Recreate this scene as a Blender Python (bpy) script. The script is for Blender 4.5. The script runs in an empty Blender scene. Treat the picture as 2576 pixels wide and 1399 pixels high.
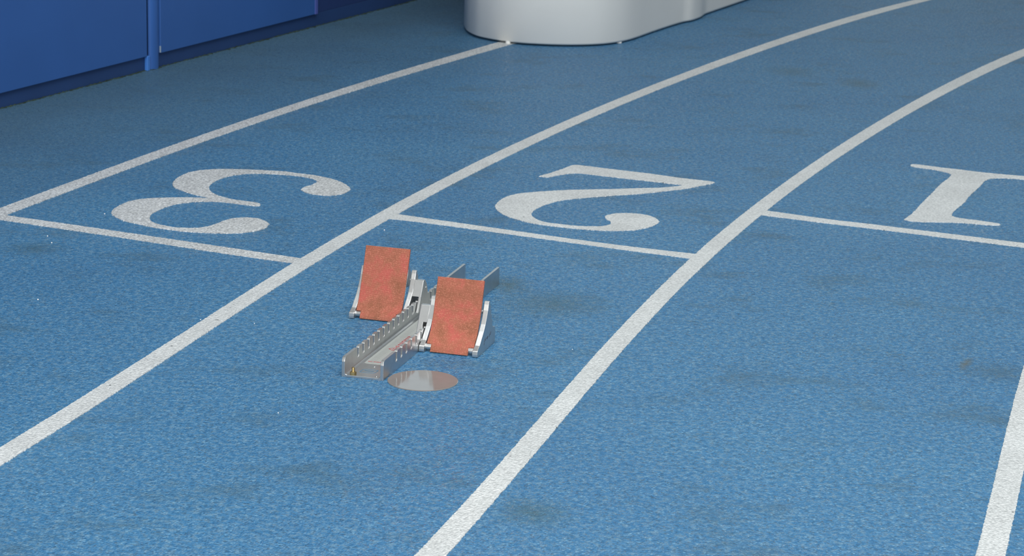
import bpy, bmesh, math, random
from mathutils import Vector, Matrix, noise
from mathutils.geometry import tessellate_polygon

# ---------------------------------------------------------------- camera, world, lights, exposure
scene = bpy.context.scene
COL = scene.collection
CAM_H, CAM_PITCH, CAM_ROLL, FOCAL_PX = 1.453, 0.2509, 0.0281, 6062.0
cam_data = bpy.data.cameras.new('camera')
cam_data.sensor_fit = 'HORIZONTAL'
cam_data.sensor_width = 36.0
cam_data.lens = FOCAL_PX / 2576.0 * 36.0
cam_data.clip_start = 0.05
cam_data.clip_end = 200.0
cam_data.dof.use_dof = True
cam_data.dof.focus_distance = 5.1
cam_data.dof.aperture_fstop = 14.0
cam = bpy.data.objects.new('camera', cam_data)
COL.objects.link(cam)
_fw = Vector((0, math.cos(CAM_PITCH), -math.sin(CAM_PITCH)))
_rt = Vector((1, 0, 0))
_up = _rt.cross(_fw)
_r2 = _rt * math.cos(CAM_ROLL) + _up * math.sin(CAM_ROLL)
_u2 = -_rt * math.sin(CAM_ROLL) + _up * math.cos(CAM_ROLL)
cam.matrix_world = Matrix(((_r2.x, _u2.x, -_fw.x, 0), (_r2.y, _u2.y, -_fw.y, 0), (_r2.z, _u2.z, -_fw.z, CAM_H), (0, 0, 0, 1)))
scene.camera = cam

world = bpy.data.worlds.new('hall')
scene.world = world
world.use_nodes = True
bg = world.node_tree.nodes['Background']
bg.inputs['Color'].default_value = (0.94, 0.97, 1.0, 1)
bg.inputs['Strength'].default_value = 0.20


def area(name, loc, target, sx, sy, power, color):
    d = bpy.data.lights.new(name, 'AREA')
    d.shape = 'RECTANGLE'
    d.size, d.size_y, d.energy, d.color = sx, sy, power, color
    o = bpy.data.objects.new(name, d)
    o.location = loc
    o.rotation_euler = (Vector(target) - Vector(loc)).to_track_quat('-Z', 'Y').to_euler()
    COL.objects.link(o)
    return o


# a broad soft light added behind the photographer, ceiling lights over the near bend, a band of far windows,
# and the photographer's flash above the camera
area('rear_soft_light', (-1.2, -6.0, 4.8), (0.2, 7.5, 0.0), 9.0, 5.0, 600.0, (0.99, 1.0, 0.965))
area('ceiling_lights', (1.0, 3.2, 7.2), (0.9, 4.6, 0.0), 6.0, 5.0, 470.0, (0.97, 1.0, 1.0))
area('far_windows', (4.0, 22.0, 5.0), (0.8, 5.0, 0.0), 12.0, 4.2, 145.0, (0.70, 0.89, 1.0))
area('camera_flash', (0.02, -0.15, 1.72), (0.0, 5.5, 0.0), 0.30, 0.20, 100.0, (1.0, 0.985, 0.96))

scene.view_settings.view_transform = 'Standard'
scene.view_settings.look = 'None'
scene.view_settings.gamma = 1.0
scene.view_settings.use_curve_mapping = False
scene.view_settings.exposure = 0.10

LINE_A_L = [(-2.52, 3.0), (-2.411, 3.308), (-2.303, 3.615), (-2.194, 3.923), (-2.086, 4.231), (-1.977, 4.538), (-1.868, 4.846), (-1.76, 5.154), (-1.651, 5.462), (-1.543, 5.769), (-1.434, 6.077), (-1.326, 6.385), (-1.216, 6.692), (-1.104, 7.0), (-0.987, 7.308), (-0.867, 7.615), (-0.741, 7.923), (-0.61, 8.231), (-0.474, 8.538), (-0.333, 8.846), (-0.189, 9.154), (-0.042, 9.462), (0.108, 9.769), (0.26, 10.077), (0.415, 10.385), (0.574, 10.692), (0.734, 11.0), (0.898, 11.308), (1.065, 11.615), (1.234, 11.923), (1.407, 12.231), (1.582, 12.538), (1.76, 12.846), (1.941, 13.154), (2.124, 13.462), (2.311, 13.769), (2.5, 14.077), (2.692, 14.385), (2.887, 14.692), (3.085, 15.0)]
LINE_A_R = [(-2.462, 3.0), (-2.354, 3.308), (-2.245, 3.615), (-2.136, 3.923), (-2.028, 4.231), (-1.919, 4.538), (-1.81, 4.846), (-1.701, 5.154), (-1.593, 5.462), (-1.484, 5.769), (-1.375, 6.077), (-1.266, 6.385), (-1.157, 6.692), (-1.045, 7.0), (-0.929, 7.308), (-0.808, 7.615), (-0.681, 7.923), (-0.548, 8.231), (-0.41, 8.538), (-0.266, 8.846), (-0.118, 9.154), (0.033, 9.462), (0.186, 9.769), (0.343, 10.077), (0.502, 10.385), (0.664, 10.692), (0.829, 11.0), (0.997, 11.308), (1.168, 11.615), (1.341, 11.923), (1.518, 12.231), (1.697, 12.538), (1.879, 12.846), (2.064, 13.154), (2.251, 13.462), (2.442, 13.769), (2.635, 14.077), (2.831, 14.385), (3.03, 14.692), (3.232, 15.0)]
LINE_B_L = [(-1.58, 2.2), (-1.481, 2.528), (-1.381, 2.856), (-1.281, 3.185), (-1.182, 3.513), (-1.082, 3.841), (-0.982, 4.169), (-0.885, 4.497), (-0.794, 4.826), (-0.705, 5.154), (-0.616, 5.482), (-0.523, 5.81), (-0.424, 6.138), (-0.319, 6.467), (-0.206, 6.795), (-0.087, 7.123), (0.04, 7.451), (0.173, 7.779), (0.312, 8.108), (0.457, 8.436), (0.607, 8.764), (0.761, 9.092), (0.921, 9.421), (1.087, 9.749), (1.26, 10.077), (1.443, 10.405), (1.639, 10.733), (1.851, 11.062), (2.071, 11.39), (2.295, 11.718), (2.522, 12.046), (2.752, 12.374), (2.986, 12.703), (3.222, 13.031), (3.462, 13.359), (3.706, 13.687), (3.952, 14.015), (4.202, 14.344), (4.454, 14.672), (4.71, 15.0)]
LINE_B_R = [(-1.518, 2.2), (-1.42, 2.528), (-1.321, 2.856), (-1.223, 3.185), (-1.125, 3.513), (-1.026, 3.841), (-0.928, 4.169), (-0.833, 4.497), (-0.743, 4.826), (-0.655, 5.154), (-0.565, 5.482), (-0.471, 5.81), (-0.371, 6.138), (-0.265, 6.467), (-0.152, 6.795), (-0.031, 7.123), (0.096, 7.451), (0.23, 7.779), (0.37, 8.108), (0.516, 8.436), (0.668, 8.764), (0.825, 9.092), (0.987, 9.421), (1.156, 9.749), (1.331, 10.077), (1.515, 10.405), (1.71, 10.733), (1.917, 11.062), (2.13, 11.39), (2.346, 11.718), (2.566, 12.046), (2.789, 12.374), (3.015, 12.703), (3.244, 13.031), (3.477, 13.359), (3.713, 13.687), (3.952, 14.015), (4.194, 14.344), (4.44, 14.672), (4.688, 15.0)]
LINE_C_L = [(-0.622, 2.2), (-0.524, 2.528), (-0.426, 2.856), (-0.328, 3.185), (-0.23, 3.513), (-0.132, 3.841), (-0.04, 4.169), (0.047, 4.497), (0.134, 4.826), (0.223, 5.154), (0.317, 5.482), (0.416, 5.81), (0.522, 6.138), (0.636, 6.467), (0.756, 6.795), (0.882, 7.123), (1.014, 7.451), (1.151, 7.779), (1.294, 8.108), (1.442, 8.436), (1.596, 8.764), (1.757, 9.092), (1.928, 9.421), (2.11, 9.749), (2.297, 10.077), (2.488, 10.405), (2.681, 10.733), (2.878, 11.062), (3.078, 11.39), (3.281, 11.718), (3.487, 12.046), (3.697, 12.374), (3.91, 12.703), (4.126, 13.031), (4.345, 13.359), (4.568, 13.687), (4.794, 14.015), (5.023, 14.344), (5.255, 14.672), (5.49, 15.0)]
LINE_C_R = [(-0.553, 2.2), (-0.459, 2.528), (-0.364, 2.856), (-0.27, 3.185), (-0.175, 3.513), (-0.081, 3.841), (0.009, 4.169), (0.096, 4.497), (0.183, 4.826), (0.273, 5.154), (0.367, 5.482), (0.467, 5.81), (0.574, 6.138), (0.688, 6.467), (0.808, 6.795), (0.935, 7.123), (1.068, 7.451), (1.207, 7.779), (1.352, 8.108), (1.503, 8.436), (1.66, 8.764), (1.824, 9.092), (1.997, 9.421), (2.177, 9.749), (2.359, 10.077), (2.545, 10.405), (2.735, 10.733), (2.927, 11.062), (3.123, 11.39), (3.322, 11.718), (3.524, 12.046), (3.729, 12.374), (3.938, 12.703), (4.15, 13.031), (4.365, 13.359), (4.583, 13.687), (4.805, 14.015), (5.03, 14.344), (5.258, 14.672), (5.489, 15.0)]
LINE_D_L = [(0.247, 1.955), (0.343, 2.283), (0.439, 2.612), (0.536, 2.94), (0.632, 3.268), (0.73, 3.602), (0.824, 3.941), (0.913, 4.275), (0.999, 4.6), (1.086, 4.92), (1.176, 5.236), (1.271, 5.549), (1.373, 5.862), (1.481, 6.175), (1.596, 6.489), (1.717, 6.804), (1.845, 7.12), (1.978, 7.436), (2.117, 7.753), (2.261, 8.07), (2.41, 8.385), (2.565, 8.697), (2.729, 9.009), (2.903, 9.325), (3.085, 9.647), (3.27, 9.97), (3.458, 10.292), (3.649, 10.615), (3.844, 10.938), (4.041, 11.261), (4.243, 11.584), (4.447, 11.907), (4.654, 12.23), (4.865, 12.553), (5.079, 12.876), (5.296, 13.2), (5.516, 13.523), (5.74, 13.847), (5.967, 14.17), (6.199, 14.496)]
LINE_D_R = [(0.294, 1.941), (0.39, 2.27), (0.486, 2.598), (0.583, 2.926), (0.679, 3.254), (0.777, 3.589), (0.871, 3.929), (0.96, 4.262), (1.046, 4.588), (1.133, 4.907), (1.223, 5.222), (1.318, 5.535), (1.419, 5.847), (1.527, 6.159), (1.642, 6.472), (1.763, 6.786), (1.89, 7.101), (2.023, 7.417), (2.162, 7.733), (2.306, 8.049), (2.454, 8.363), (2.609, 8.675), (2.772, 8.985), (2.946, 9.301), (3.127, 9.623), (3.312, 9.945), (3.5, 10.268), (3.691, 10.59), (3.886, 10.913), (4.083, 11.235), (4.284, 11.558), (4.488, 11.881), (4.695, 12.203), (4.906, 12.526), (5.12, 12.849), (5.337, 13.172), (5.557, 13.495), (5.78, 13.819), (6.007, 14.142), (6.239, 14.468)]
START_3_FAR = [(-1.331, 6.179), (-1.014, 6.034), (-0.689, 5.881), (-0.533, 5.807)]
START_3_NEAR = [(-1.339, 6.127), (-1.004, 5.97), (-0.681, 5.813), (-0.543, 5.754)]
START_2_FAR = [(-0.307, 6.321), (-0.204, 6.269), (0.215, 6.064), (0.468, 5.964)]
START_2_NEAR = [(-0.335, 6.266), (-0.202, 6.215), (0.214, 6.02), (0.45, 5.914)]
START_1_FAR = [(0.704, 6.491), (0.874, 6.401), (0.977, 6.359), (1.348, 6.19)]
START_1_NEAR = [(0.68, 6.435), (0.868, 6.349), (0.969, 6.306), (1.337, 6.139)]
NUM3 = [(-0.959, 6.607), (-0.963, 6.665), (-0.954, 6.732), (-0.934, 6.788), (-0.901, 6.822), (-0.856, 6.841), (-0.81, 6.846), (-0.763, 6.844), (-0.715, 6.84), (-0.667, 6.832), (-0.618, 6.808), (-0.576, 6.791), (-0.543, 6.766), (-0.51, 6.733), (-0.481, 6.685), (-0.464, 6.637), (-0.462, 6.609), (-0.47, 6.572), (-0.489, 6.542), (-0.518, 6.528), (-0.548, 6.534), (-0.577, 6.554), (-0.595, 6.584), (-0.598, 6.605), (-0.59, 6.632), (-0.574, 6.659), (-0.564, 6.689), (-0.563, 6.711), (-0.57, 6.732), (-0.588, 6.752), (-0.615, 6.771), (-0.653, 6.785), (-0.711, 6.795), (-0.748, 6.793), (-0.778, 6.783), (-0.806, 6.76), (-0.832, 6.719), (-0.85, 6.665), (-0.856, 6.614), (-0.853, 6.579), (-0.843, 6.538), (-0.823, 6.498), (-0.795, 6.467), (-0.762, 6.441), (-0.731, 6.428), (-0.703, 6.414), (-0.691, 6.399), (-0.689, 6.379), (-0.698, 6.371), (-0.726, 6.381), (-0.756, 6.393), (-0.788, 6.407), (-0.818, 6.412), (-0.85, 6.408), (-0.88, 6.395), (-0.912, 6.371), (-0.938, 6.327), (-0.956, 6.273), (-0.963, 6.226), (-0.961, 6.195), (-0.951, 6.158), (-0.931, 6.129), (-0.906, 6.111), (-0.876, 6.095), (-0.842, 6.094), (-0.817, 6.1), (-0.795, 6.121), (-0.776, 6.155), (-0.761, 6.192), (-0.739, 6.22), (-0.712, 6.232), (-0.682, 6.226), (-0.66, 6.204), (-0.646, 6.177), (-0.642, 6.156), (-0.647, 6.115), (-0.669, 6.081), (-0.703, 6.055), (-0.743, 6.046), (-0.791, 6.045), (-0.842, 6.051), (-0.886, 6.067), (-0.931, 6.088), (-0.978, 6.12), (-1.017, 6.15), (-1.046, 6.187), (-1.065, 6.226), (-1.072, 6.258), (-1.07, 6.297), (-1.056, 6.359), (-1.034, 6.402), (-1.003, 6.427), (-0.958, 6.443), (-0.906, 6.453), (-0.865, 6.455), (-0.837, 6.451), (-0.855, 6.471), (-0.888, 6.497), (-0.92, 6.534), (-0.947, 6.573)]
NUM2 = [(0.072, 6.87), (0.104, 6.917), (0.137, 6.973), (0.173, 7.04), (0.202, 7.036), (0.25, 7.013), (0.309, 6.986), (0.398, 6.946), (0.485, 6.897), (0.543, 6.873), (0.578, 6.855), (0.572, 6.831), (0.537, 6.798), (0.49, 6.75), (0.43, 6.711), (0.355, 6.665), (0.297, 6.64), (0.238, 6.613), (0.195, 6.591), (0.152, 6.565), (0.117, 6.535), (0.089, 6.492), (0.063, 6.438), (0.051, 6.399), (0.048, 6.361), (0.055, 6.325), (0.071, 6.29), (0.093, 6.271), (0.125, 6.257), (0.16, 6.244), (0.195, 6.24), (0.228, 6.244), (0.25, 6.259), (0.26, 6.278), (0.259, 6.308), (0.25, 6.331), (0.247, 6.355), (0.251, 6.377), (0.271, 6.399), (0.297, 6.411), (0.325, 6.412), (0.355, 6.4), (0.378, 6.372), (0.39, 6.336), (0.389, 6.308), (0.373, 6.268), (0.347, 6.235), (0.319, 6.211), (0.281, 6.2), (0.24, 6.196), (0.195, 6.202), (0.146, 6.216), (0.098, 6.234), (0.055, 6.255), (0.017, 6.29), (-0.017, 6.334), (-0.041, 6.387), (-0.051, 6.436), (-0.05, 6.474), (-0.041, 6.521), (-0.022, 6.576), (0.004, 6.615), (0.032, 6.636), (0.078, 6.659), (0.139, 6.684), (0.212, 6.703), (0.285, 6.719), (0.359, 6.74), (0.418, 6.755), (0.463, 6.778), (0.482, 6.798), (0.45, 6.814), (0.393, 6.839), (0.305, 6.875), (0.247, 6.9), (0.196, 6.922), (0.166, 6.918), (0.136, 6.896), (0.109, 6.867), (0.094, 6.855), (0.077, 6.859)]
NUM1 = [(1.205, 7.195), (1.227, 7.192), (1.26, 7.175), (1.299, 7.153), (1.331, 7.141), (1.371, 7.119), (1.412, 7.1), (1.464, 7.081), (1.521, 7.064), (1.537, 7.059), (1.529, 7.009), (1.511, 7.013), (1.475, 7.023), (1.443, 7.025), (1.42, 7.019), (1.401, 7.0), (1.384, 6.967), (1.361, 6.902), (1.31, 6.775), (1.27, 6.662), (1.233, 6.573), (1.215, 6.524), (1.209, 6.496), (1.215, 6.478), (1.235, 6.462), (1.272, 6.445), (1.308, 6.422), (1.324, 6.411), (1.319, 6.392), (1.283, 6.392), (1.244, 6.403), (1.205, 6.409), (1.165, 6.409), (1.124, 6.408), (1.085, 6.412), (1.068, 6.428), (1.077, 6.452), (1.105, 6.519), (1.15, 6.647), (1.21, 6.811), (1.249, 6.918), (1.277, 6.984), (1.301, 7.05), (1.298, 7.076), (1.28, 7.103), (1.253, 7.13), (1.22, 7.147), (1.2, 7.164)]

# ---------------------------------------------------------------- helpers
rng = random.Random(7)


def link(o, parent=None):
    COL.objects.link(o)
    if parent is not None:
        o.parent = parent
    return o


def obj(name, bm, mat, parent=None, smooth=False, bevel=0.0, segs=2):
    me = bpy.data.meshes.new(name)
    bmesh.ops.recalc_face_normals(bm, faces=bm.faces[:])
    bm.to_mesh(me)
    bm.free()
    if smooth:
        for p in me.polygons:
            p.use_smooth = True
    me.materials.append(mat)
    o = bpy.data.objects.new(name, me)
    if bevel:
        m = o.modifiers.new('bevel', 'BEVEL')
        m.width = bevel
        m.segments = segs
        m.limit_method = 'ANGLE'
        m.angle_limit = math.radians(35)
    return link(o, parent)


def tag(o, label=None, category=None, kind=None, group=None):
    if label:
        o['label'] = label
    if category:
        o['category'] = category
    if kind:
        o['kind'] = kind
    if group:
        o['group'] = group
    return o


def box(bm, lo, hi):
    vs = [bm.verts.new((x, y, z)) for z in (lo[2], hi[2]) for y in (lo[1], hi[1]) for x in (lo[0], hi[0])]
    for f in ((0, 1, 3, 2), (4, 6, 7, 5), (0, 4, 5, 1), (1, 5, 7, 3), (3, 7, 6, 2), (2, 6, 4, 0)):
        bm.faces.new([vs[i] for i in f])


def prism(bm, pts, place, h0, h1):
    """extrude the polygon pts (2D); place(a, b, h) gives the 3D point"""
    a = [bm.verts.new(place(p[0], p[1], h0)) for p in pts]
    b = [bm.verts.new(place(p[0], p[1], h1)) for p in pts]
    n = len(pts)
    for i in range(n):
        j = (i + 1) % n
        bm.faces.new((a[i], a[j], b[j], b[i]))
    if n <= 4:
        bm.faces.new(a[::-1])
        bm.faces.new(b)
    else:
        for t in tessellate_polygon([[Vector((p[0], p[1], 0)) for p in pts]]):
            if len({*t}) == 3:
                bm.faces.new([a[i] for i in t])
                bm.faces.new([b[i] for i in t])


def rod(bm, p, q, r, n=20):
    p, q = Vector(p), Vector(q)
    d = (q - p).normalized()
    s = d.orthogonal().normalized()
    t = d.cross(s)
    ring = []
    for c in (p, q):
        ring.append([bm.verts.new(c + (s * math.cos(2 * math.pi * i / n) + t * math.sin(2 * math.pi * i / n)) * r) for i in range(n)])
    for i in range(n):
        j = (i + 1) % n
        bm.faces.new((ring[0][i], ring[0][j], ring[1][j], ring[1][i]))
    bm.faces.new(ring[0][::-1])
    bm.faces.new(ring[1])


# ---------------------------------------------------------------- materials
def new_mat(name):
    m = bpy.data.materials.new(name)
    m.use_nodes = True
    nt = m.node_tree
    return m, nt, nt.nodes['Principled BSDF'], nt.nodes, nt.links


def ramp(nodes, stops):
    r = nodes.new('ShaderNodeValToRGB')
    e = r.color_ramp.elements
    while len(e) < len(stops):
        e.new(0.5)
    for el, (p, c) in zip(e, stops):
        el.position = p
        el.color = (*c, 1) if len(c) == 3 else c
    return r


def tex(nodes, links, kind, scale, coord, **kw):
    t = nodes.new(kind)
    t.inputs['Scale'].default_value = scale
    for k, v in kw.items():
        if k in t.inputs:
            t.inputs[k].default_value = v
        else:
            setattr(t, k, v)
    links.new(coord, t.inputs['Vector'])
    return t


def mixc(nodes, links, fac, a, b, blend='MIX'):
    m = nodes.new('ShaderNodeMix')
    m.data_type = 'RGBA'
    m.blend_type = blend
    for sock, v in ((m.inputs[0], fac), (m.inputs[6], a), (m.inputs[7], b)):
        if hasattr(v, 'is_linked'):
            links.new(v, sock)
        elif isinstance(v, (int, float)):
            sock.default_value = v
        else:
            sock.default_value = (*v, 1)
    return m.outputs[2]


def math_node(nodes, links, op, a, b=None, c=None):
    m = nodes.new('ShaderNodeMath')
    m.operation = op
    for i, v in enumerate((a, b, c)):
        if v is None:
            continue
        if hasattr(v, 'is_linked'):
            links.new(v, m.inputs[i])
        else:
            m.inputs[i].default_value = v
    return m.outputs[0]


def track_material():
    m, nt, bs, N, L = new_mat('blue_track_surface')
    tc = N.new('ShaderNodeTexCoord').outputs['Object']
    patch = tex(N, L, 'ShaderNodeTexNoise', 75.0, tc, Detail=6.0, Roughness=0.72)
    base = ramp(N, [(0.36, (0.024, 0.125, 0.265)), (0.45, (0.034, 0.168, 0.350)), (0.52, (0.060, 0.195, 0.362)), (0.58, (0.105, 0.235, 0.370)), (0.66, (0.135, 0.265, 0.392))])
    L.new(patch.outputs['Fac'], base.inputs[0])
    # single granules: dark pits, pale chips, a few glossy ones
    grain = tex(N, L, 'ShaderNodeTexVoronoi', 260.0, tc)
    sep = N.new('ShaderNodeSeparateColor')
    L.new(grain.outputs['Color'], sep.inputs[0])
    dark = ramp(N, [(0.0, (1, 1, 1)), (0.11, (1, 1, 1)), (0.15, (0, 0, 0))])
    L.new(sep.outputs[0], dark.inputs[0])
    col = mixc(N, L, math_node(N, L, 'MULTIPLY', dark.outputs[0], 0.55), base.outputs[0], (0.030, 0.085, 0.140))
    pale = ramp(N, [(0.0, (0, 0, 0)), (0.92, (0, 0, 0)), (0.96, (1, 1, 1))])
    L.new(sep.outputs[1], pale.inputs[0])
    col = mixc(N, L, math_node(N, L, 'MULTIPLY', pale.outputs[0], 0.45), col, (0.20, 0.42, 0.60))
    # grey-green scuffs and worn streaks
    mp = N.new('ShaderNodeMapping')
    mp.inputs['Rotation'].default_value = (0, 0, math.radians(-20))
    mp.inputs['Scale'].default_value = (1.0, 1.5, 1.0)
    L.new(tc, mp.inputs[0])
    scuff = tex(N, L, 'ShaderNodeTexNoise', 3.1, mp.outputs[0], Detail=9.0, Roughness=0.72)
    sr = ramp(N, [(0.0, (0, 0, 0)), (0.53, (0, 0, 0)), (0.72, (1, 1, 1))])
    L.new(scuff.outputs['Fac'], sr.inputs[0])
    col = mixc(N, L, math_node(N, L, 'MULTIPLY', sr.outputs[0], 0.7), col, (0.052, 0.110, 0.150))
    # single dirty marks
    sn = tex(N, L, 'ShaderNodeTexNoise', 45.0, tc, Detail=6.0, Roughness=0.75)
    for (mx, my, sx, sy, rot, mc, amt) in ((0.991, 5.031, 0.016, 0.075, -22, (0.100, 0.118, 0.100), 0.9), (1.05, 4.97, 0.10, 0.10, 0, (0.050, 0.105, 0.145), 0.6),
                                           (0.096, 5.435, 0.16, 0.16, 20, (0.050, 0.110, 0.140), 0.7), (-0.01, 5.60, 0.07, 0.12, 0, (0.055, 0.105, 0.120), 0.8),
                                           (0.048, 4.009, 0.09, 0.10, 10, (0.050, 0.110, 0.130), 0.7), (1.237, 8.654, 0.10, 0.16, 0, (0.060, 0.120, 0.150), 0.7),
                                           (1.016, 8.879, 0.12, 0.16, 0, (0.055, 0.120, 0.160), 0.6), (-1.19, 5.83, 0.10, 0.10, 0, (0.045, 0.095, 0.120), 0.6)):
        mq = N.new('ShaderNodeMapping')
        mq.vector_type = 'TEXTURE'
        mq.inputs['Location'].default_value = (mx, my, 0)
        mq.inputs['Rotation'].default_value = (0, 0, math.radians(rot))
        mq.inputs['Scale'].default_value = (sx, sy, 1)
        L.new(tc, mq.inputs[0])
        ln = N.new('ShaderNodeVectorMath')
        ln.operation = 'LENGTH'
        L.new(mq.outputs[0], ln.inputs[0])
        w = math_node(N, L, 'SUBTRACT', math_node(N, L, 'ADD', math_node(N, L, 'MULTIPLY', sn.outputs['Fac'], 1.6), 0.15), ln.outputs['Value'])
        w.node.use_clamp = True
        col = mixc(N, L, math_node(N, L, 'MULTIPLY', w, amt), col, mc)
    # grey-teal tint, stronger towards the wall, on the strip beyond the outer lane
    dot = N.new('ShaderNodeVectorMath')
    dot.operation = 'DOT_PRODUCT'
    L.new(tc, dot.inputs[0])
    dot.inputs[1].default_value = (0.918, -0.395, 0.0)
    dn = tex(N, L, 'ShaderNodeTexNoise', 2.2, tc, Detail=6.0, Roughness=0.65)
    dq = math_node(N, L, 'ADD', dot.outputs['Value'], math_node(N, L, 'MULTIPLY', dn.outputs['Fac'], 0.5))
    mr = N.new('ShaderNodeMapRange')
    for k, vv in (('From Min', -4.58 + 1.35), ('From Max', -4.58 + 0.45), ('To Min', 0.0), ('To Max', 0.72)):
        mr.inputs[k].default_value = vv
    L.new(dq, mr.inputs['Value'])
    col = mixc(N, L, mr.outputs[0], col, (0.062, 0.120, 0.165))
    cloud = tex(N, L, 'ShaderNodeTexNoise', 1.3, tc, Detail=4.0, Roughness=0.6)
    cr = ramp(N, [(0.35, (0.92, 0.94, 0.96)), (0.65, (1.06, 1.04, 1.02))])
    L.new(cloud.outputs['Fac'], cr.inputs[0])
    col = mixc(N, L, 1.0, col, cr.outputs[0], 'MULTIPLY')
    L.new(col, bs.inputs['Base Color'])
    gloss = ramp(N, [(0.0, (0.08, 0.08, 0.08)), (0.13, (0.10, 0.10, 0.10)), (0.15, (0.52, 0.52, 0.52)), (1.0, (0.62, 0.62, 0.62))])
    L.new(sep.outputs[2], gloss.inputs[0])
    L.new(gloss.outputs[0], bs.inputs['Roughness'])
    sg = ramp(N, [(0.0, (1, 1, 1)), (0.13, (1, 1, 1)), (0.15, (0.4, 0.4, 0.4))])
    L.new(sep.outputs[2], sg.inputs[0])
    L.new(sg.outputs[0], bs.inputs['Specular IOR Level'])
    b1 = N.new('ShaderNodeBump')
    b1.inputs['Strength'].default_value = 1.0
    b1.inputs['Distance'].default_value = 0.0020
    L.new(grain.outputs['Distance'], b1.inputs['Height'])
    b1.invert = True
    b2 = N.new('ShaderNodeBump')
    b2.inputs['Strength'].default_value = 0.35
    b2.inputs['Distance'].default_value = 0.002
    L.new(patch.outputs['Fac'], b2.inputs['Height'])
    L.new(b1.outputs[0], b2.inputs['Normal'])
    L.new(b2.outputs[0], bs.inputs['Normal'])
    return m


def paint_material(name, lo, hi, grain_scale, bump):
    m, nt, bs, N, L = new_mat(name)
    tc = N.new('ShaderNodeTexCoord').outputs['Object']
    g = tex(N, L, 'ShaderNodeTexVoronoi', grain_scale, tc)
    n = tex(N, L, 'ShaderNodeTexNoise', grain_scale * 0.8, tc, Detail=3.0, Roughness=0.6)
    r = ramp(N, [(0.32, lo), (0.50, tuple((a + b) / 2 for a, b in zip(lo, hi))), (0.66, hi)])
    L.new(n.outputs['Fac'], r.inputs[0])
    sp = tex(N, L, 'ShaderNodeTexNoise', 60.0, tc, Detail=2.0)
    rs = ramp(N, [(0.0, (1, 1, 1)), (0.245, (1, 1, 1)), (0.27, (0, 0, 0))])
    L.new(sp.outputs['Fac'], rs.inputs[0])
    col = mixc(N, L, rs.outputs[0], r.outputs[0], (0.07, 0.08, 0.08))
    cl = tex(N, L, 'ShaderNodeTexNoise', 7.0, tc, Detail=4.0)
    cr = ramp(N, [(0.35, (0.93, 0.93, 0.93)), (0.65, (1.04, 1.04, 1.04))])
    L.new(cl.outputs['Fac'], cr.inputs[0])
    col = mixc(N, L, 1.0, col, cr.outputs[0], 'MULTIPLY')
    L.new(col, bs.inputs['Base Color'])
    bs.inputs['Roughness'].default_value = 0.42
    b = N.new('ShaderNodeBump')
    b.invert = True
    b.inputs['Strength'].default_value = bump
    b.inputs['Distance'].default_value = 0.0025
    L.new(g.outputs['Distance'], b.inputs['Height'])
    L.new(b.outputs[0], bs.inputs['Normal'])
    return m


def simple(name, color, rough=0.5, metal=0.0, spec=0.5, var=0.0, var_scale=40.0, bump=0.0, bump_scale=300.0):
    m, nt, bs, N, L = new_mat(name)
    tc = N.new('ShaderNodeTexCoord').outputs['Object']
    n = tex(N, L, 'ShaderNodeTexNoise', var_scale, tc, Detail=4.0)
    r = ramp(N, [(0.3, tuple(c * (1 - var) for c in color)), (0.7, tuple(min(1, c * (1 + var)) for c in color))])
    L.new(n.outputs['Fac'], r.inputs[0])
    L.new(r.outputs[0], bs.inputs['Base Color'])
    bs.inputs['Roughness'].default_value = rough
    bs.inputs['Metallic'].default_value = metal
    bs.inputs['Specular IOR Level'].default_value = spec
    if bump:
        n2 = tex(N, L, 'ShaderNodeTexNoise', bump_scale, tc, Detail=2.0)
        b = N.new('ShaderNodeBump')
        b.inputs['Strength'].default_value = bump
        b.inputs['Distance'].default_value = 0.001
        L.new(n2.outputs['Fac'], b.inputs['Height'])
        L.new(b.outputs[0], bs.inputs['Normal'])
    return m


def pad_material():
    m, nt, bs, N, L = new_mat('red_ribbed_rubber')
    tc = N.new('ShaderNodeTexCoord').outputs['Object']
    n = tex(N, L, 'ShaderNodeTexNoise', 22.0, tc, Detail=5.0, Roughness=0.65)
    r = ramp(N, [(0.36, (0.300, 0.114, 0.066)), (0.52, (0.390, 0.134, 0.086)), (0.66, (0.470, 0.118, 0.092))])
    L.new(n.outputs['Fac'], r.inputs[0])
    # fine weave: small pale dusty dots
    v = tex(N, L, 'ShaderNodeTexVoronoi', 520.0, tc)
    s = N.new('ShaderNodeSeparateColor')
    L.new(v.outputs['Color'], s.inputs[0])
    vr = ramp(N, [(0.0, (0, 0, 0)), (0.70, (0, 0, 0)), (0.95, (1, 1, 1))])
    L.new(s.outputs[0], vr.inputs[0])
    col = mixc(N, L, math_node(N, L, 'MULTIPLY', vr.outputs[0], 0.45), r.outputs[0], (0.62, 0.25, 0.17))
    L.new(col, bs.inputs['Base Color'])
    bs.inputs['Roughness'].default_value = 0.75
    bs.inputs['Specular IOR Level'].default_value = 0.25
    b = N.new('ShaderNodeBump')
    b.inputs['Strength'].default_value = 0.5
    b.inputs['Distance'].default_value = 0.0008
    L.new(v.outputs['Distance'], b.inputs['Height'])
    L.new(b.outputs[0], bs.inputs['Normal'])
    return m


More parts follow.
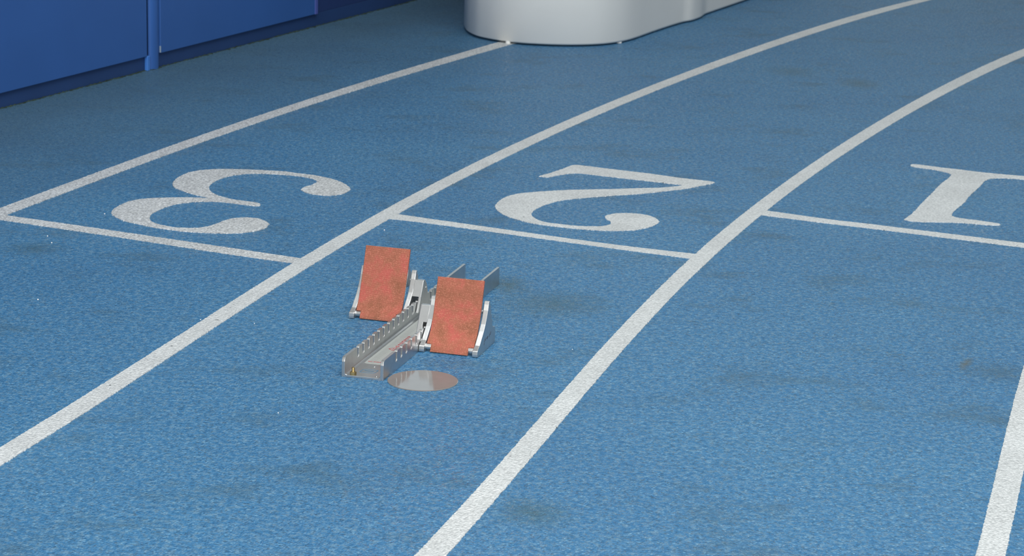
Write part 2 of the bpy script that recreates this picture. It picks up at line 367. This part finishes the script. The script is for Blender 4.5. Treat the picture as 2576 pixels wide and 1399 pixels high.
def scale_material():
    """worn silver measuring label with fine dark graduations along one edge"""
    m, nt, bs, N, L = new_mat('measuring_label')
    tc = N.new('ShaderNodeTexCoord').outputs['Object']
    sp = N.new('ShaderNodeSeparateXYZ')
    L.new(tc, sp.inputs[0])
    fr = math_node(N, L, 'FRACT', math_node(N, L, 'DIVIDE', sp.outputs[0], 0.01))
    tick = math_node(N, L, 'LESS_THAN', fr, 0.28)
    left = math_node(N, L, 'LESS_THAN', sp.outputs[1], -0.010)
    left2 = math_node(N, L, 'GREATER_THAN', sp.outputs[1], -0.024)
    msk = math_node(N, L, 'MULTIPLY', math_node(N, L, 'MULTIPLY', tick, left), left2)
    wear = tex(N, L, 'ShaderNodeTexNoise', 60.0, tc, Detail=4.0)
    msk = math_node(N, L, 'MULTIPLY', msk, math_node(N, L, 'MULTIPLY', wear.outputs['Fac'], 0.9))
    col = mixc(N, L, msk, (0.44, 0.46, 0.44), (0.12, 0.13, 0.13))
    L.new(col, bs.inputs['Base Color'])
    bs.inputs['Roughness'].default_value = 0.4
    bs.inputs['Metallic'].default_value = 0.25
    return m


M_TRACK = track_material()
M_PAINT = paint_material('white_line_paint', (0.465, 0.485, 0.485), (0.74, 0.765, 0.765), 210.0, 0.9)
M_PAINT_OLD = paint_material('greyed_line_paint', (0.315, 0.328, 0.328), (0.81, 0.835, 0.835), 190.0, 1.0)
M_ALU = simple('satin_aluminium', (0.55, 0.56, 0.56), 0.34, 0.95, 0.5, 0.05, 60.0, 0.02, 900.0)
M_CAST = simple('brushed_cast_aluminium', (0.58, 0.59, 0.59), 0.35, 0.90, 0.5, 0.05, 50.0, 0.03, 900.0)
M_PAD = pad_material()
M_LABEL = scale_material()
M_RED = simple('worn_red_print', (0.36, 0.05, 0.06), 0.6, 0, 0.3, 0.3, 200.0)
M_BLUEPRINT = simple('blue_print', (0.10, 0.20, 0.30), 0.6, 0, 0.3, 0.25, 200.0)
M_DARK = simple('black_rubber', (0.012, 0.012, 0.014), 0.6)
M_BRASS = simple('yellow_zinc_steel', (0.42, 0.32, 0.15), 0.35, 0.9, 0.5, 0.15, 120.0)
M_PLATE = simple('grey_cover_plate', (0.215, 0.205, 0.197), 0.09, 0.0, 0.32, 0.04, 30.0)
M_SHELL = simple('white_moulded_plastic', (0.80, 0.80, 0.765), 0.5, 0, 0.4, 0.015, 6.0, 0.03, 80.0)
M_WALL = simple('blue_wall_panel', (0.030, 0.105, 0.335), 0.45, 0, 0.4, 0.05, 3.0)
M_POST = simple('bright_blue_post', (0.028, 0.110, 0.365), 0.6, 0, 0.5, 0.05, 3.0)
M_KICK = simple('navy_kickboard', (0.019, 0.052, 0.160), 0.5, 0, 0.3, 0.08, 4.0)
M_NAVY = simple('navy_panel', (0.017, 0.040, 0.140), 0.55, 0, 0.3, 0.05, 3.0)
M_EDGE = simple('violet_blue_edging', (0.075, 0.105, 0.37), 0.4)
M_DIRT = simple('dirt_and_moss', (0.030, 0.050, 0.042), 0.9, 0, 0.1, 0.4, 30.0)
M_GRIT = simple('white_grit', (0.8, 0.8, 0.78), 0.5)
M_CHIP = simple('chipped_edge_paint', (0.30, 0.38, 0.46), 0.6)

# ---------------------------------------------------------------- floor and its painted markings
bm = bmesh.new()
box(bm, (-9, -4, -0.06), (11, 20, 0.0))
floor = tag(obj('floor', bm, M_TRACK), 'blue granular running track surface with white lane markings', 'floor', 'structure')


def resample(pts, step, closed=False):
    """Catmull-Rom through pts, sampled about every step"""
    out = []
    n = len(pts)
    rngi = range(n) if closed else range(n - 1)
    for i in rngi:
        if closed:
            p = [Vector(pts[(i + k) % n]).to_2d() for k in (-1, 0, 1, 2)]
        else:
            p = [Vector(pts[min(max(i + k, 0), n - 1)]).to_2d() for k in (-1, 0, 1, 2)]
        seg = (p[2] - p[1]).length
        m = max(1, int(seg / step))
        for k in range(m):
            t = k / m
            out.append(0.5 * ((2 * p[1]) + (p[2] - p[0]) * t + (2 * p[0] - 5 * p[1] + 4 * p[2] - p[3]) * t * t + (3 * p[1] - p[0] - 3 * p[2] + p[3]) * t ** 3))
    if not closed:
        out.append(Vector(pts[-1]).to_2d())
    return out


def ragged(p, amp):
    """granule-sized unevenness of a painted edge"""
    a = noise.noise(Vector((p.x * 170, p.y * 170, 3.1))) * amp
    b = noise.noise(Vector((p.x * 170, p.y * 170, 9.7))) * amp
    return Vector((p.x + a, p.y + b))


def strip(name, left, right, z, mat, label, amp=0.0022, step=0.004):
    length = sum((Vector(a) - Vector(b)).length for a, b in zip(left[1:], left[:-1]))
    count = max(8, int(length / step))

    def even(pts):
        fine = resample(pts, 0.004)
        d = [0.0]
        for a, b in zip(fine[1:], fine[:-1]):
            d.append(d[-1] + (a - b).length)
        out, j = [], 0
        for i in range(count + 1):
            s = d[-1] * i / count
            while j < len(d) - 2 and d[j + 1] < s:
                j += 1
            t = (s - d[j]) / max(1e-9, d[j + 1] - d[j])
            out.append(fine[j].lerp(fine[j + 1], min(max(t, 0), 1)))
        return out
    lf = [ragged(p, amp) for p in even(left)]
    rt = [ragged(p, amp) for p in even(right)]
    b = bmesh.new()
    rows = []
    for p, q in zip(lf, rt):
        rows.append([b.verts.new((p.x, p.y, 0.0)), b.verts.new((p.x, p.y, z)), b.verts.new((q.x, q.y, z)), b.verts.new((q.x, q.y, 0.0))])
    for r0, r1 in zip(rows[:-1], rows[1:]):
        for k in range(3):
            b.faces.new((r0[k], r1[k], r1[k + 1], r0[k + 1]))
    b.faces.new(rows[0])
    b.faces.new(rows[-1][::-1])
    return tag(obj(name, b, mat, floor), label)


strip('lane_line', LINE_A_L, LINE_A_R, 0.0016, M_PAINT_OLD, 'white lane line on the outer side of lane 3, running under the white barrier', 0.0032)
strip('lane_line', LINE_B_L, LINE_B_R, 0.0016, M_PAINT, 'white lane line between lanes 3 and 2, left of the starting block')
strip('lane_line', LINE_C_L, LINE_C_R, 0.0016, M_PAINT, 'white lane line between lanes 2 and 1, right of the starting block')
strip('lane_line', LINE_D_L, LINE_D_R, 0.0016, M_PAINT, 'white inner lane line of lane 1 at the lower right corner')


def stretch(pts, a, b):
    """the cross line pulled out a little at both ends so that it runs into the lane lines"""
    p0, p1 = Vector(pts[0]), Vector(pts[1])
    q0, q1 = Vector(pts[-1]), Vector(pts[-2])
    return [tuple(p0 + (p0 - p1).normalized() * a)] + list(pts) + [tuple(q0 + (q0 - q1).normalized() * b)]


strip('start_line', stretch(START_3_FAR, 0.02, 0.02), stretch(START_3_NEAR, 0.02, 0.02), 0.0011, M_PAINT_OLD, 'white start line across lane 3 beside the numeral 3', 0.0032)
strip('start_line', stretch(START_2_FAR, 0.02, 0.02), stretch(START_2_NEAR, 0.02, 0.02), 0.0011, M_PAINT, 'white start line across lane 2 behind the starting block')
strip('start_line', stretch(START_1_FAR, 0.02, 0.17), stretch(START_1_NEAR, 0.02, 0.17), 0.0011, M_PAINT, 'white start line across lane 1 below the numeral 1')


def numeral(name, pts, mat, label, amp=0.0032):
    loop = [ragged(p, amp) for p in resample(pts, 0.004, closed=True)]
    b = bmesh.new()
    prism(b, [(p.x, p.y) for p in loop], lambda x, y, h: (x, y, h), 0.0, 0.0016)
    return tag(obj(name, b, mat, floor), label)


numeral('lane_number', NUM3, M_PAINT_OLD, 'large white painted numeral 3, upside down in the left lane')
numeral('lane_number', NUM2, M_PAINT, 'large white painted numeral 2, upside down in the middle lane')
numeral('lane_number', NUM1, M_PAINT, 'large white painted numeral 1, upside down, cut by the right edge')

# ---------------------------------------------------------------- blue wall on the left
W0 = Vector((-1.675, 7.695, 0))
WD = (Vector((-0.527, 10.361, 0)) - W0).normalized()
WN = Vector((WD.y, -WD.x, 0))


def wp(s, d, z):
    return W0 + WD * s + WN * d + Vector((0, 0, z))


def wbox(bm, s0, s1, d0, d1, z0, z1):
    vs = [bm.verts.new(wp(s, d, z)) for z in (z0, z1) for d in (d0, d1) for s in (s0, s1)]
    for f in ((0, 1, 3, 2), (4, 6, 7, 5), (0, 4, 5, 1), (1, 5, 7, 3), (3, 7, 6, 2), (2, 6, 4, 0)):
        bm.faces.new([vs[i] for i in f])


bm = bmesh.new()
wbox(bm, -4.0, 7.0, -0.12, -0.012, 0.0, 1.12)
wall = tag(obj('wall_left', bm, M_NAVY), 'low blue panelled boundary wall beside the track', 'wall', 'structure')
for s0, s1, d1, mat, lab in ((-4.0, 0.872, 0.012, M_WALL, 'blue wall panel left of the bright post'),
                             (0.962, 2.150, 0.012, M_WALL, 'blue wall panel right of the bright post'),
                             (2.154, 7.0, 0.000, M_NAVY, 'dark navy wall panel nearest the white barrier')):
    bm = bmesh.new()
    wbox(bm, s0, s1, -0.012, d1, 0.052, 1.10)
    tag(obj('panel', bm, mat, wall, bevel=0.002), lab)
bm = bmesh.new()
wbox(bm, 2.128, 2.150, 0.010, 0.0145, 0.052, 1.10)
tag(obj('edge_strip', bm, M_EDGE, wall, bevel=0.001), 'pale violet edging strip')
bm = bmesh.new()
wbox(bm, -4.0, 7.0, -0.012, 0.0, 0.0, 0.052)
tag(obj('baseboard_left', bm, M_KICK, bevel=0.001), 'dark navy kickboard along the foot of the blue wall', 'baseboard', 'structure')
# upright post between two panels: rounded front, one bright foot bracket
bm = bmesh.new()
prof = [(0.8965, 0.0)] + [(0.927 + 0.030 * math.cos(math.pi * (1 - k / 14)), 0.002 + 0.013 * math.sin(math.pi * k / 14)) for k in range(15)] + [(0.958, 0.0)]
prism(bm, prof, lambda s, d, h: wp(s, d, h), 0.0, 1.12)
post = tag(obj('trim_1', bm, M_POST), 'bright blue upright post between two wall panels', 'post', 'structure')
bm = bmesh.new()
wbox(bm, 0.872, 0.889, 0.0, 0.013, 0.0, 0.053)
tag(obj('foot_bracket', bm, simple('light_blue_bracket', (0.055, 0.20, 0.60), 0.35), post, bevel=0.002), 'light blue foot bracket')
bm = bmesh.new()
wbox(bm, 0.959, 0.963, 0.009, 0.013, 0.055, 0.078)
tag(obj('chipped_edge', bm, M_CHIP, post), 'pale chipped edge')

# dirt and moss gathered in the corner between wall and track
bm = bmesh.new()
s = -3.9
while s < 6.9:
    s += rng.uniform(0.004, 0.022)
    w, d, h = rng.uniform(0.006, 0.022), rng.uniform(0.004, 0.016), rng.uniform(0.001, 0.005)
    if 0.87 < s < 0.965:
        d *= 1.6
    c = wp(s, 0.001, 0)
    pts = []
    n = 6
    for k in range(n):
        a = math.pi * 2 * k / n
        rr = rng.uniform(0.7, 1.2)
        pts.append(bm.verts.new(c + WD * math.cos(a) * w * rr + WN * max(-0.0005, math.sin(a) * d * rr)))
    top = bm.verts.new(c + WN * d * 0.3 + Vector((0, 0, h)))
    for k in range(n):
        bm.faces.new((pts[k], pts[(k + 1) % n], top))
tag(obj('corner_dirt', bm, M_DIRT), 'dark mossy dirt gathered along the foot of the blue wall', 'dirt', 'stuff')

# ---------------------------------------------------------------- white moulded barrier
TRACE = [(-0.219, 9.669), (-0.206, 9.575), (-0.173, 9.482), (-0.138, 9.432), (-0.093, 9.385), (-0.040, 9.348), (0.030, 9.320), (0.128, 9.308), (0.221, 9.318), (0.304, 9.350),
         (0.362, 9.395), (0.417, 9.462), (0.468, 9.559), (0.545, 9.738), (0.632, 9.927), (0.687, 10.035), (0.706, 10.060), (0.730, 10.095), (0.767, 10.180), (0.789, 10.262),
         (0.802, 10.305), (0.834, 10.378), (0.955, 10.648), (1.033, 10.823)]
BD = Vector((1.033 - 0.834, 10.823 - 10.378)).normalized()
far_r = Vector(TRACE[-1]) + BD * 0.9
bn = Vector((-BD.y, BD.x))
far_l = far_r + bn * 0.66
outline = resample(TRACE + [tuple(far_r)], 0.02)
left_side = [Vector((-0.225, 9.74)), Vector((-0.205, 9.84)), Vector((-0.16, 9.95))]
shell_loop = [(p.x, p.y) for p in outline] + [(far_l.x, far_l.y)] + [(p.x, p.y) for p in reversed(left_side)]
barrier = bpy.data.objects.new('plastic_barrier', None)
barrier.location = (0.3, 9.9, 0)
link(barrier)
tag(barrier, 'white round-nosed plastic barrier standing on the track at the top', 'barrier')
bm = bmesh.new()
cx = sum(p[0] for p in shell_loop) / len(shell_loop)
cy = sum(p[1] for p in shell_loop) / len(shell_loop)
levels = [(0.007, 0.990), (0.014, 1.0), (0.45, 0.998), (0.86, 0.996), (0.90, 0.985), (0.925, 0.965), (0.935, 0.93)]
rings = []
for z, k in levels:
    rings.append([bm.verts.new((cx + (x - cx) * k - 0.3, cy + (y - cy) * k - 9.9, z)) for x, y in shell_loop])
for r0, r1 in zip(rings[:-1], rings[1:]):
    for i in range(len(r0)):
        j = (i + 1) % len(r0)
        bm.faces.new((r0[i], r0[j], r1[j], r1[i]))
bmesh.ops.triangulate(bm, faces=[bm.faces.new(rings[-1]), bm.faces.new(rings[0][::-1])])
obj('shell', bm, M_SHELL, barrier, smooth=True)
for fx, fy in ((-0.041, 9.357), (0.397, 9.456), (0.60, 9.93), (0.95, 10.72)):
    bm = bmesh.new()
    rod(bm, (fx - 0.3, fy - 9.9, 0.0), (fx - 0.3, fy - 9.9, 0.012), 0.010, 16)
    obj('foot', bm, M_SHELL, barrier)

# ---------------------------------------------------------------- round cover plate set in the track
bm = bmesh.new()
n, R = 72, 0.0735
prev = None
for r, z in ((R, 0.0), (R, 0.0012), (R - 0.0012, 0.0018)):
    ring = [bm.verts.new((r * math.cos(2 * math.pi * k / n), r * math.sin(2 * math.pi * k / n), z)) for k in range(n)]
    if prev:
        for k in range(n):
            bm.faces.new((prev[k], prev[(k + 1) % n], ring[(k + 1) % n], ring[k]))
    else:
        bm.faces.new(ring[::-1])
    prev = ring
bm.faces.new(prev)
plate = obj('cover_plate', bm, M_PLATE)
plate.location = (-0.179, 4.788, 0.0)
tag(plate, 'round glossy grey cover plate lying beside the front of the starting block', 'cover plate')

# ---------------------------------------------------------------- starting block
PSI = 1.29871
block = bpy.data.objects.new('starting_block', None)
block.location = (-0.30457, 4.79052, 0.0)
block.rotation_euler = (0, 0, PSI)
link(block)
tag(block, 'silver metal starting block with two red foot pads standing in lane 2', 'starting block')
# local frame: x = u along the rail away from the camera, y = -v (v to the right), z up
RL, RW, RH, RT = 0.856, 0.0915, 0.0430, 0.0066
SLOT0, PITCH, SLOTS = 0.0835, 0.0333, 20


def P(u, v, z):
    return (u, -v, z)


def flange():
    pts = [(0.0, 0.0), (0.0, RH - 0.010), (0.0012, RH - 0.0055), (0.004, RH - 0.002), (0.0085, RH)]
    for k in range(SLOTS):
        c = SLOT0 + PITCH * k
        w, zb = 0.0050, 0.0190
        pts += [(c - w - 0.0035, RH), (c - w - 0.001, RH - 0.001), (c - w, RH - 0.0035), (c - w, zb + w)]
        pts += [(c - w * math.cos(math.pi * q / 4), zb + w - w * math.sin(math.pi * q / 4)) for q in (1, 2, 3)]
        pts += [(c + w, zb + w), (c + w, RH - 0.0035), (c + w + 0.001, RH - 0.001), (c + w + 0.0035, RH)]
    pts += [(RL, RH), (RL, 0.0)]
    return pts


bm = bmesh.new()
fl = flange()
prism(bm, fl, lambda u, z, h: P(u, h, z), -RW / 2, -RW / 2 + RT)
prism(bm, fl, lambda u, z, h: P(u, h, z), RW / 2 - RT, RW / 2)
base = [(-RW / 2 + RT, 0.0), (RW / 2 - RT, 0.0), (RW / 2 - RT, 0.010), (RW / 2 - RT - 0.0015, 0.0065), (RW / 2 - RT - 0.005, 0.0050),
        (-RW / 2 + RT + 0.005, 0.0050), (-RW / 2 + RT + 0.0015, 0.0065), (-RW / 2 + RT, 0.010)]
prism(bm, base, lambda v, z, h: P(h, v, z), 0.0, RL)
rail = obj('rail', bm, M_ALU, block, bevel=0.0006, segs=2)
tag(rail, 'slotted silver channel rail')

bm = bmesh.new()
prism(bm, [(0.0985, -0.030), (0.0950, -0.026), (0.0950, 0.0330), (0.800, 0.0330), (0.800, -0.030)], lambda u, v, h: P(u, v, h), 0.0049, 0.0053)
lab = obj('measuring_label', bm, M_LABEL, rail)
for v in lab.data.vertices:      # keep u along x and v along y for the graduations of the label
    v.co.y = -v.co.y
lab.scale = (1, -1, 1)
tag(lab, 'worn measuring label inside the rail')


def stroke(bm, a, b, w, z0=0.0052, z1=0.0056):
    a, b = Vector(a), Vector(b)
    d = (b - a).normalized()
    s = Vector((-d.y, d.x)) * w / 2
    prism(bm, [tuple(a - s), tuple(b - s), tuple(b + s), tuple(a + s)], lambda u, v, h: P(u, v, h), z0, z1)


# red print on the label: a triangle emblem with a row of worn letters, and one worn line across
bm = bmesh.new()
tri = [(0.2158, -0.0155), (0.2320, -0.0020), (0.2045, -0.0015)]
for a, b in zip(tri, tri[1:] + tri[:1]):
    stroke(bm, a, b, 0.0016)
stroke(bm, (0.212, -0.0060), (0.222, -0.0055), 0.0013)
for k in range(7):                       # worn, no longer legible letters
    u0 = 0.238 + 0.0133 * k
    stroke(bm, (u0, -0.0078), (u0 + rng.uniform(-0.001, 0.004), rng.uniform(-0.003, 0.002)), rng.uniform(0.0014, 0.0026))
    stroke(bm, (u0 + 0.001, -0.0070), (u0 + rng.uniform(0.005, 0.0085), rng.uniform(-0.0075, -0.004)), rng.uniform(0.0012, 0.0024))
    stroke(bm, (u0 + 0.006, -0.0055), (u0 + rng.uniform(0.003, 0.0085), rng.uniform(-0.002, 0.002)), rng.uniform(0.0010, 0.0020))
obj('red_emblem', bm, M_RED, rail)
bm = bmesh.new()
v = -0.0255
while v < 0.0030:
    w = rng.uniform(0.0011, 0.0030)
    if not -0.0170 < v < -0.0142:
        stroke(bm, (0.1100 + rng.uniform(-0.0006, 0.0006), v), (0.1100 + rng.uniform(-0.0006, 0.0006), v + w), rng.uniform(0.0022, 0.0038))
    v += w + rng.uniform(0.0001, 0.0005)
obj('red_print', bm, M_RED, rail)
# blue rounded lozenge emblem stuck on the front of the rail
bm = bmesh.new()
loz = [(0.0300, -0.0168), (0.0400, -0.0166), (0.0498, -0.0150), (0.0535, -0.0100), (0.0537, 0.0040), (0.0535, 0.0165), (0.0440, 0.0164), (0.0345, 0.0145), (0.0305, 0.0100), (0.0298, -0.0010)]
for a, b in zip(loz, loz[1:] + loz[:1]):
    stroke(bm, a, b, 0.0018, 0.0049, 0.0053)
for v0 in (-0.0095, -0.0060, -0.0025, 0.0010, 0.0045, 0.0080):
    stroke(bm, (0.0390, v0), (0.0450, v0 + 0.0012), 0.0016, 0.0049, 0.0053)
    stroke(bm, (0.0450, v0), (0.0450, v0 + 0.0022), 0.0014, 0.0049, 0.0053)
obj('blue_emblem', bm, M_BLUEPRINT, rail)
for ru, rv in ((0.0768, 0.0000), (0.0113, 0.0272)):
    bm = bmesh.new()
    bmesh.ops.create_uvsphere(bm, u_segments=16, v_segments=8, radius=0.0032)
    for vv in bm.verts:
        vv.co.z = max(vv.co.z, 0.0) * 0.45
    bmesh.ops.translate(bm, verts=bm.verts[:], vec=P(ru, rv, 0.0049))
    tag(obj('rivet', bm, M_ALU, rail, smooth=True))
# bolt: hex nut and threaded stud through the front of the rail
bm = bmesh.new()
bu, bv = 0.0065, -0.0225
hexp = [(bu + 0.0070 * math.cos(math.radians(20 + 60 * k)), bv + 0.0070 * math.sin(math.radians(20 + 60 * k))) for k in range(6)]
prism(bm, hexp, lambda u, v, h: P(u, v, h), 0.0050, 0.0115)
zz, rr = 0.012, 0.0033
ring_prev = None
steps = [(0.0115, 0.0033)]
for k in range(8):
    z0 = 0.0115 + k * 0.00110
    steps += [(z0 + 0.0004, 0.0035), (z0 + 0.0010, 0.0029)]
steps += [(0.0207, 0.0033), (0.0212, 0.0026)]
rings = []
for z, r in steps:
    rings.append([bm.verts.new(P(bu + r * math.cos(2 * math.pi * k / 14), bv + r * math.sin(2 * math.pi * k / 14), z)) for k in range(14)])
for r0, r1 in zip(rings[:-1], rings[1:]):
    for k in range(14):
        bm.faces.new((r0[k], r0[(k + 1) % 14], r1[(k + 1) % 14], r1[k]))
bm.faces.new(rings[-1])
tag(obj('bolt', bm, M_BRASS, rail, bevel=0.0004), 'brass-coloured bolt with hex nut')


def lerp_profile(prof, n):
    v = resample([(a, b) for a, b in prof], 0.0006)
    d = [0.0]
    for a, b in zip(v[1:], v[:-1]):
        d.append(d[-1] + (a - b).length)
    out, j = [], 0
    for i in range(n + 1):
        s = d[-1] * i / n
        while j < len(d) - 2 and d[j + 1] < s:
            j += 1
        t = (s - d[j]) / max(1e-9, d[j + 1] - d[j])
        out.append(v[j].lerp(v[j + 1], min(max(t, 0), 1)))
    return out


def pedal(u0, side, shift, prof, label, pad_label):
    """side +1: right of the rail, -1: left; every v is measured outward from the rail's centre line"""
    def Q(u, v, z):
        return P(u0 + u, side * (v + shift), z)

    rows = lerp_profile(prof, 150)

    def normal(i):
        a, b = rows[max(0, i - 1)], rows[min(len(rows) - 1, i + 1)]
        t = (b - a).normalized()
        return Vector((-t.y, t.x))          # towards the runner (smaller u)

    V0, V1, TAB0, TAB1, ZT = 0.0600, 0.1660, 0.0705, 0.1550, 0.0185

    def sheet(bm, off_front, off_back, ribs, v0, v1, t0, t1, start=0):
        prev = None
        first = None
        for i in range(start, len(rows)):
            p, nn = rows[i], normal(i)
            a, b = (t0, t1) if p.y < ZT else (v0, v1)
            f = off_front + (0.00035 * (1 if i % 2 else -1) if ribs else 0)
            pf, pb = p + nn * f, p + nn * off_back
            ring = [bm.verts.new(Q(pf.x, a + 0.0012, pf.y)), bm.verts.new(Q(pf.x, b - 0.0012, pf.y)),
                    bm.verts.new(Q((pf.x * 3 + pb.x) / 4, b, (pf.y * 3 + pb.y) / 4)), bm.verts.new(Q(pb.x, b, pb.y)),
                    bm.verts.new(Q(pb.x, a, pb.y)), bm.verts.new(Q((pf.x * 3 + pb.x) / 4, a, (pf.y * 3 + pb.y) / 4))]
            if prev:
                for k in range(6):
                    bm.faces.new((prev[k], prev[(k + 1) % 6], ring[(k + 1) % 6], ring[k]))
            else:
                first = ring
            prev = ring
        bm.faces.new(first)
        bm.faces.new(prev[::-1])

    # metal backing plate of the pad (the pedal's body)
    b = bmesh.new()
    sheet(b, -0.0052, -0.0085, False, V0 + 0.0005, V1 - 0.0005, TAB0, TAB1)
    body = tag(obj('pedal', b, M_ALU, block), label)
    b = bmesh.new()
    sheet(b, 0.0, -0.0052, True, V0, V1, TAB0, TAB1)
    tag(obj('foot_pad', b, M_PAD, body), pad_label)
    # two side plates with a curved front edge and a stepped back edge
    plate2d = [(-0.006, 0.0012), (-0.0065, 0.0150), (-0.002, 0.0170), (0.010, 0.0230), (0.024, 0.0345), (0.039, 0.0470), (0.051, 0.0600), (0.061, 0.0740), (0.068, 0.0870), (0.0725, 0.0990), (0.0755, 0.1050),
               (0.0835, 0.1050), (0.0845, 0.0960), (0.0895, 0.0935), (0.0900, 0.0840), (0.0945, 0.0815), (0.0950, 0.0720), (0.0995, 0.0695), (0.1000, 0.0600), (0.1050, 0.0575), (0.1055, 0.0470),
               (0.1110, 0.0400), (0.1250, 0.0370), (0.1280, 0.0330), (0.1285, 0.0040), (0.1240, 0.0005), (-0.003, 0.0)]
    for va, vb in ((0.0470, 0.0580), (0.1675, 0.1785)):
        b = bmesh.new()
        prism(b, plate2d, lambda u, z, h: Q(u, h, z), va, vb)
        obj('side_plate', b, M_CAST, body, bevel=0.0010, segs=2)
        b = bmesh.new()
        prism(b, [(-0.0072, 0.0020), (-0.0078, 0.0070), (-0.0072, 0.0140), (-0.004, 0.0160), (0.002, 0.0160), (0.004, 0.0120), (0.004, 0.0006), (-0.004, 0.0006)], lambda u, z, h: Q(u, h, z), va - 0.0006, vb + 0.0006)
        obj('foot_knob', b, M_CAST, body, bevel=0.0022, segs=3)
    # pin that the pad swings on
    b = bmesh.new()
    rod(b, Q(0.0100, 0.0575, 0.0100), Q(0.0100, 0.1680, 0.0100), 0.0072, 24)
    obj('pivot_pin', b, M_ALU, body, bevel=0.0006)
    # strut with two cheeks that props the pad on the steps
    top = rows[int(len(rows) * 0.86)]
    mid = rows[int(len(rows) * 0.46)]
    cheek = [(mid.x + 0.010, mid.y - 0.002), (top.x + 0.008, top.y), (top.x + 0.016, top.y - 0.010), (0.1000, 0.0905), (0.1030, 0.0780), (0.0930, 0.0640)]
    for va in (0.0660, 0.1540):
        b = bmesh.new()
        prism(b, cheek, lambda u, z, h: Q(u, h, z), va, va + 0.0045)
        obj('strut', b, M_CAST, body, bevel=0.0008)
    b = bmesh.new()
    rod(b, Q(0.0955, 0.0650, 0.0760), Q(0.0955, 0.1600, 0.0760), 0.0045, 18)
    obj('strut_pin', b, M_ALU, body)
    # bracket that hooks over the rail's side into its slots
    b = bmesh.new()
    inner = 0.0380 - shift
    zs = (0.0190, 0.0320, 0.0440, 0.0525, 0.0660, 0.0770, 0.0860)
    backs = (0.1000, 0.1000, 0.1000, 0.0985, 0.0945, 0.0875, 0.0780)
    back_at = dict(zip(zs, backs))
    face = [(0.0260, z) for z in reversed(zs)] + [(inner, z) for z in zs[:4]] + [(0.0480, z) for z in zs[3:]]
    prism(b, face, lambda v, z, h: Q((0.0290 + (z - 0.0190) * 0.565) * (1 - h) + back_at[z] * h, v, z), 0.0, 1.0)
    obj('rail_bracket', b, M_CAST, body, bevel=0.0012, segs=2)
    b = bmesh.new()
    rod(b, Q(0.0850, 0.0255, 0.0660), Q(0.0850, 0.0262, 0.0660), 0.0032, 14)
    obj('bracket_pin', b, M_ALU, body)
    if side > 0:                         # worn dark lettering on the outer face
        b = bmesh.new()
        for k, (a, c) in enumerate((((0.0945, 0.0330), (0.0880, 0.0275)), ((0.0860, 0.0300), (0.0820, 0.0245)), ((0.0730, 0.0290), (0.0660, 0.0235)), ((0.0690, 0.0290), (0.0640, 0.0250)),
                                     ((0.0580, 0.0295), (0.0530, 0.0240)), ((0.0490, 0.0290), (0.0455, 0.0215)), ((0.0455, 0.0200), (0.0425, 0.0165)))):
            p, q = Vector(a), Vector(c)
            s = Vector((-(q - p).y, (q - p).x)).normalized() * 0.0011
            prism(b, [tuple(p - s), tuple(q - s), tuple(q + s), tuple(p + s)], lambda u, z, h: Q(u, h, z), 0.1783, 0.1788)
        obj('worn_lettering', b, simple('faded_dark_print', (0.05, 0.06, 0.09), 0.6), body)
    return body


RIGHT = [(-0.0040, 0.0025), (-0.0010, 0.0090), (0.0070, 0.0190), (0.028, 0.0390), (0.0395, 0.0560), (0.0500, 0.0760), (0.0640, 0.1130), (0.0775, 0.1500)]
LEFT = [(-0.0040, 0.0025), (-0.0020, 0.0090), (0.0050, 0.0190), (0.019, 0.0390), (0.0340, 0.0710), (0.0500, 0.1100), (0.0620, 0.1420), (0.0670, 0.1560)]
pedal(0.2400, 1, 0.0000, RIGHT, 'right pedal, nearer the front of the rail', 'worn red ribbed rubber foot pad')
pedal(0.4390, -1, 0.0060, LEFT, 'left pedal, set further back on the rail', 'worn red ribbed rubber foot pad')

# ---------------------------------------------------------------- loose white grit on the track
bm = bmesh.new()
GRIT = [(-1.161, 5.891), (-1.085, 6.228), (-1.07, 5.997), (-1.185, 5.961), (-0.337, 6.131), (-0.696, 5.211), (-1.087, 5.342), (-0.573, 5.191), (0.136, 5.054), (-0.454, 4.541)]
for gx, gy in GRIT:
    r = rng.uniform(0.0012, 0.0022)
    mat = Matrix.Translation((gx, gy, r * 0.6)) @ Matrix.Rotation(rng.uniform(0, 3), 4, 'Z')
    bmesh.ops.create_icosphere(bm, subdivisions=1, radius=r, matrix=mat)
tag(obj('white_grit', bm, M_GRIT), 'scattered white specks of grit on the blue track', 'grit', 'stuff')
